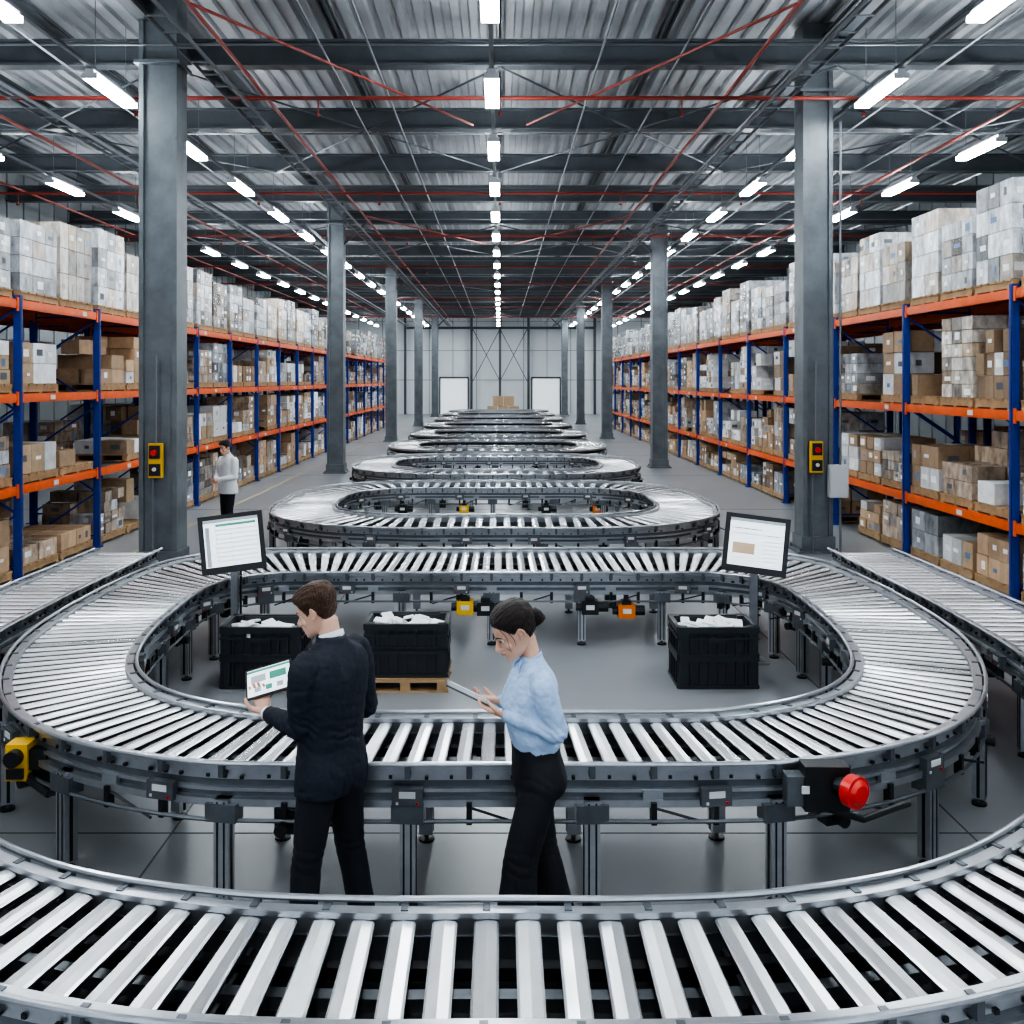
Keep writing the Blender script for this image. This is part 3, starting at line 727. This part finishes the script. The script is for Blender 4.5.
person("man_in_suit",(-.87,5.14,0),rad(60),1.86,False,dict(top=suit,trouser=trous,shoe=shoe,skin=skin1,eye=eye,hair=hairb,lip=lip,collar=whites),
 ((-1.0,4.99,1.165),(-1.185,5.135,1.185)),((-.72,5.37,1.15),(-1.03,5.35,1.22)),
 ((-.3,.5,.45),N1,-u1,(12,18,15)),((-.7,-.2,.45),N1,u1,(15,20,15)),
 ((-.20,.04,0),(.20,-.05,0)),rad(78),rad(-22),hpos=(-.01,.035),wide=1.06)
u2=Vector((.9,0,-.43)).normalized(); v2=Vector((.0,1,-.17)); v2=(v2-u2*v2.dot(u2)).normalized(); N2=u2.cross(v2).normalized()
if N2.z<0: N2=-N2
person("woman_in_blouse",(.185,5.17,0),rad(104),1.75,True,dict(top=blouse,trouser=blackp,shoe=shoe,skin=skin1,eye=eye,hair=hairk,lip=lip,collar=blouse),
 ((.285,4.99,1.14),(.05,5.03,1.205)),((.23,5.37,1.14),(.02,5.28,1.20)),
 ((-.95,.25,.25),N2,(0,-1,0),(12,22,20)),((-.95,-.1,.25),N2,(0,1,0),(12,22,20)),
 ((-.09,.15,.02),(.09,-.13,0)),rad(106),rad(-30),hpos=(0,.04),lean=.05,hs=1.14,wide=1.09)
rt=Vector((-5.12,18.8,0)); yw=rad(140); Rw=Matrix.Rotation(yw,3,'Z')
def LW(x,y,z): return tuple(rt+Rw@Vector((x,y,z)))
person("warehouse_worker",tuple(rt),yw,1.76,False,dict(top=whites,trouser=trous,shoe=shoe,skin=skin1,eye=eye,hair=hairk,lip=lip,collar=whites),
 (LW(-.28,.03,1.09),LW(-.05,.26,1.05)),(LW(.28,.03,1.09),LW(.05,.26,1.03)),
 (tuple(Rw@Vector((.8,.3,-.2))),tuple(Rw@Vector((0,-1,0))),(0,0,1),(20,25,20)),(tuple(Rw@Vector((-.8,.3,-.2))),tuple(Rw@Vector((0,-1,0))),(0,0,1),(20,25,20)),
 ((-.15,.05,0),(.15,-.05,0)),rad(145),rad(-12),detail=0,wide=1.15)

mtab=mat("tablet_screen_dim",(.35,.38,.4),.15,emis=(.7,.8,.9),estr=.12)
mtabm=mat("tablet_metal",(.09,.095,.1),.35,.6)
def tablet(C,u,v,N,kind,w=.25,h=.18):
    C=Vector(C); R=Matrix((u,-v,N)).transposed(); mb=MB()
    def B(a,b_,ww,hh,dz,th,mi): mb.box(C+u*a-v*b_+N*dz,(ww,hh,th),mi,R=R)
    B(0,0,w,h,0,.009,0); B(0,0,w-.022,h-.022,.005,.002,1)
    if kind==0:
        B(0,.068,w-.02,.014,.0065,.001,2); B(-.055,.02,.08,.045,.0065,.001,3); B(.05,.02,.09,.045,.0065,.001,2)
        for k in range(3): B(-.06+k*.06,-.045,.035,.03,.0065,.001,2 if k%2 else 3)
    else: B(0,.05,w-.04,.03,.0065,.001,3)
    mb.build("tablet_computer",[M['black'] if kind==0 else mtabm,mscreen if kind==0 else mtab,mgreen,mgrey])
tablet(Vector((-1.215,5.26,1.325)),u1,v1,N1,0)
tablet(Vector((-.165,5.14,1.292)),u2,-v2,N2,1,.25,.19)

# ------------------------------------------------------------------ world, camera
w=D.worlds.new("world"); scene.world=w; w.use_nodes=True
w.node_tree.nodes["Background"].inputs[0].default_value=(.76,.86,1,1); w.node_tree.nodes["Background"].inputs[1].default_value=1.3
cam=D.cameras.new("camera"); co=D.objects.new("camera",cam); COL.objects.link(co); scene.camera=co
co.location=(0,0,2.9); co.rotation_euler=(math.pi/2,0,0)
cam.lens=36*1000/1024; cam.sensor_width=36; cam.shift_x=12/1024; cam.shift_y=-132/1024; cam.clip_end=300
try:
    scene.view_settings.view_transform='AgX'; scene.view_settings.look='AgX - High Contrast'
except Exception as ex: print(ex)
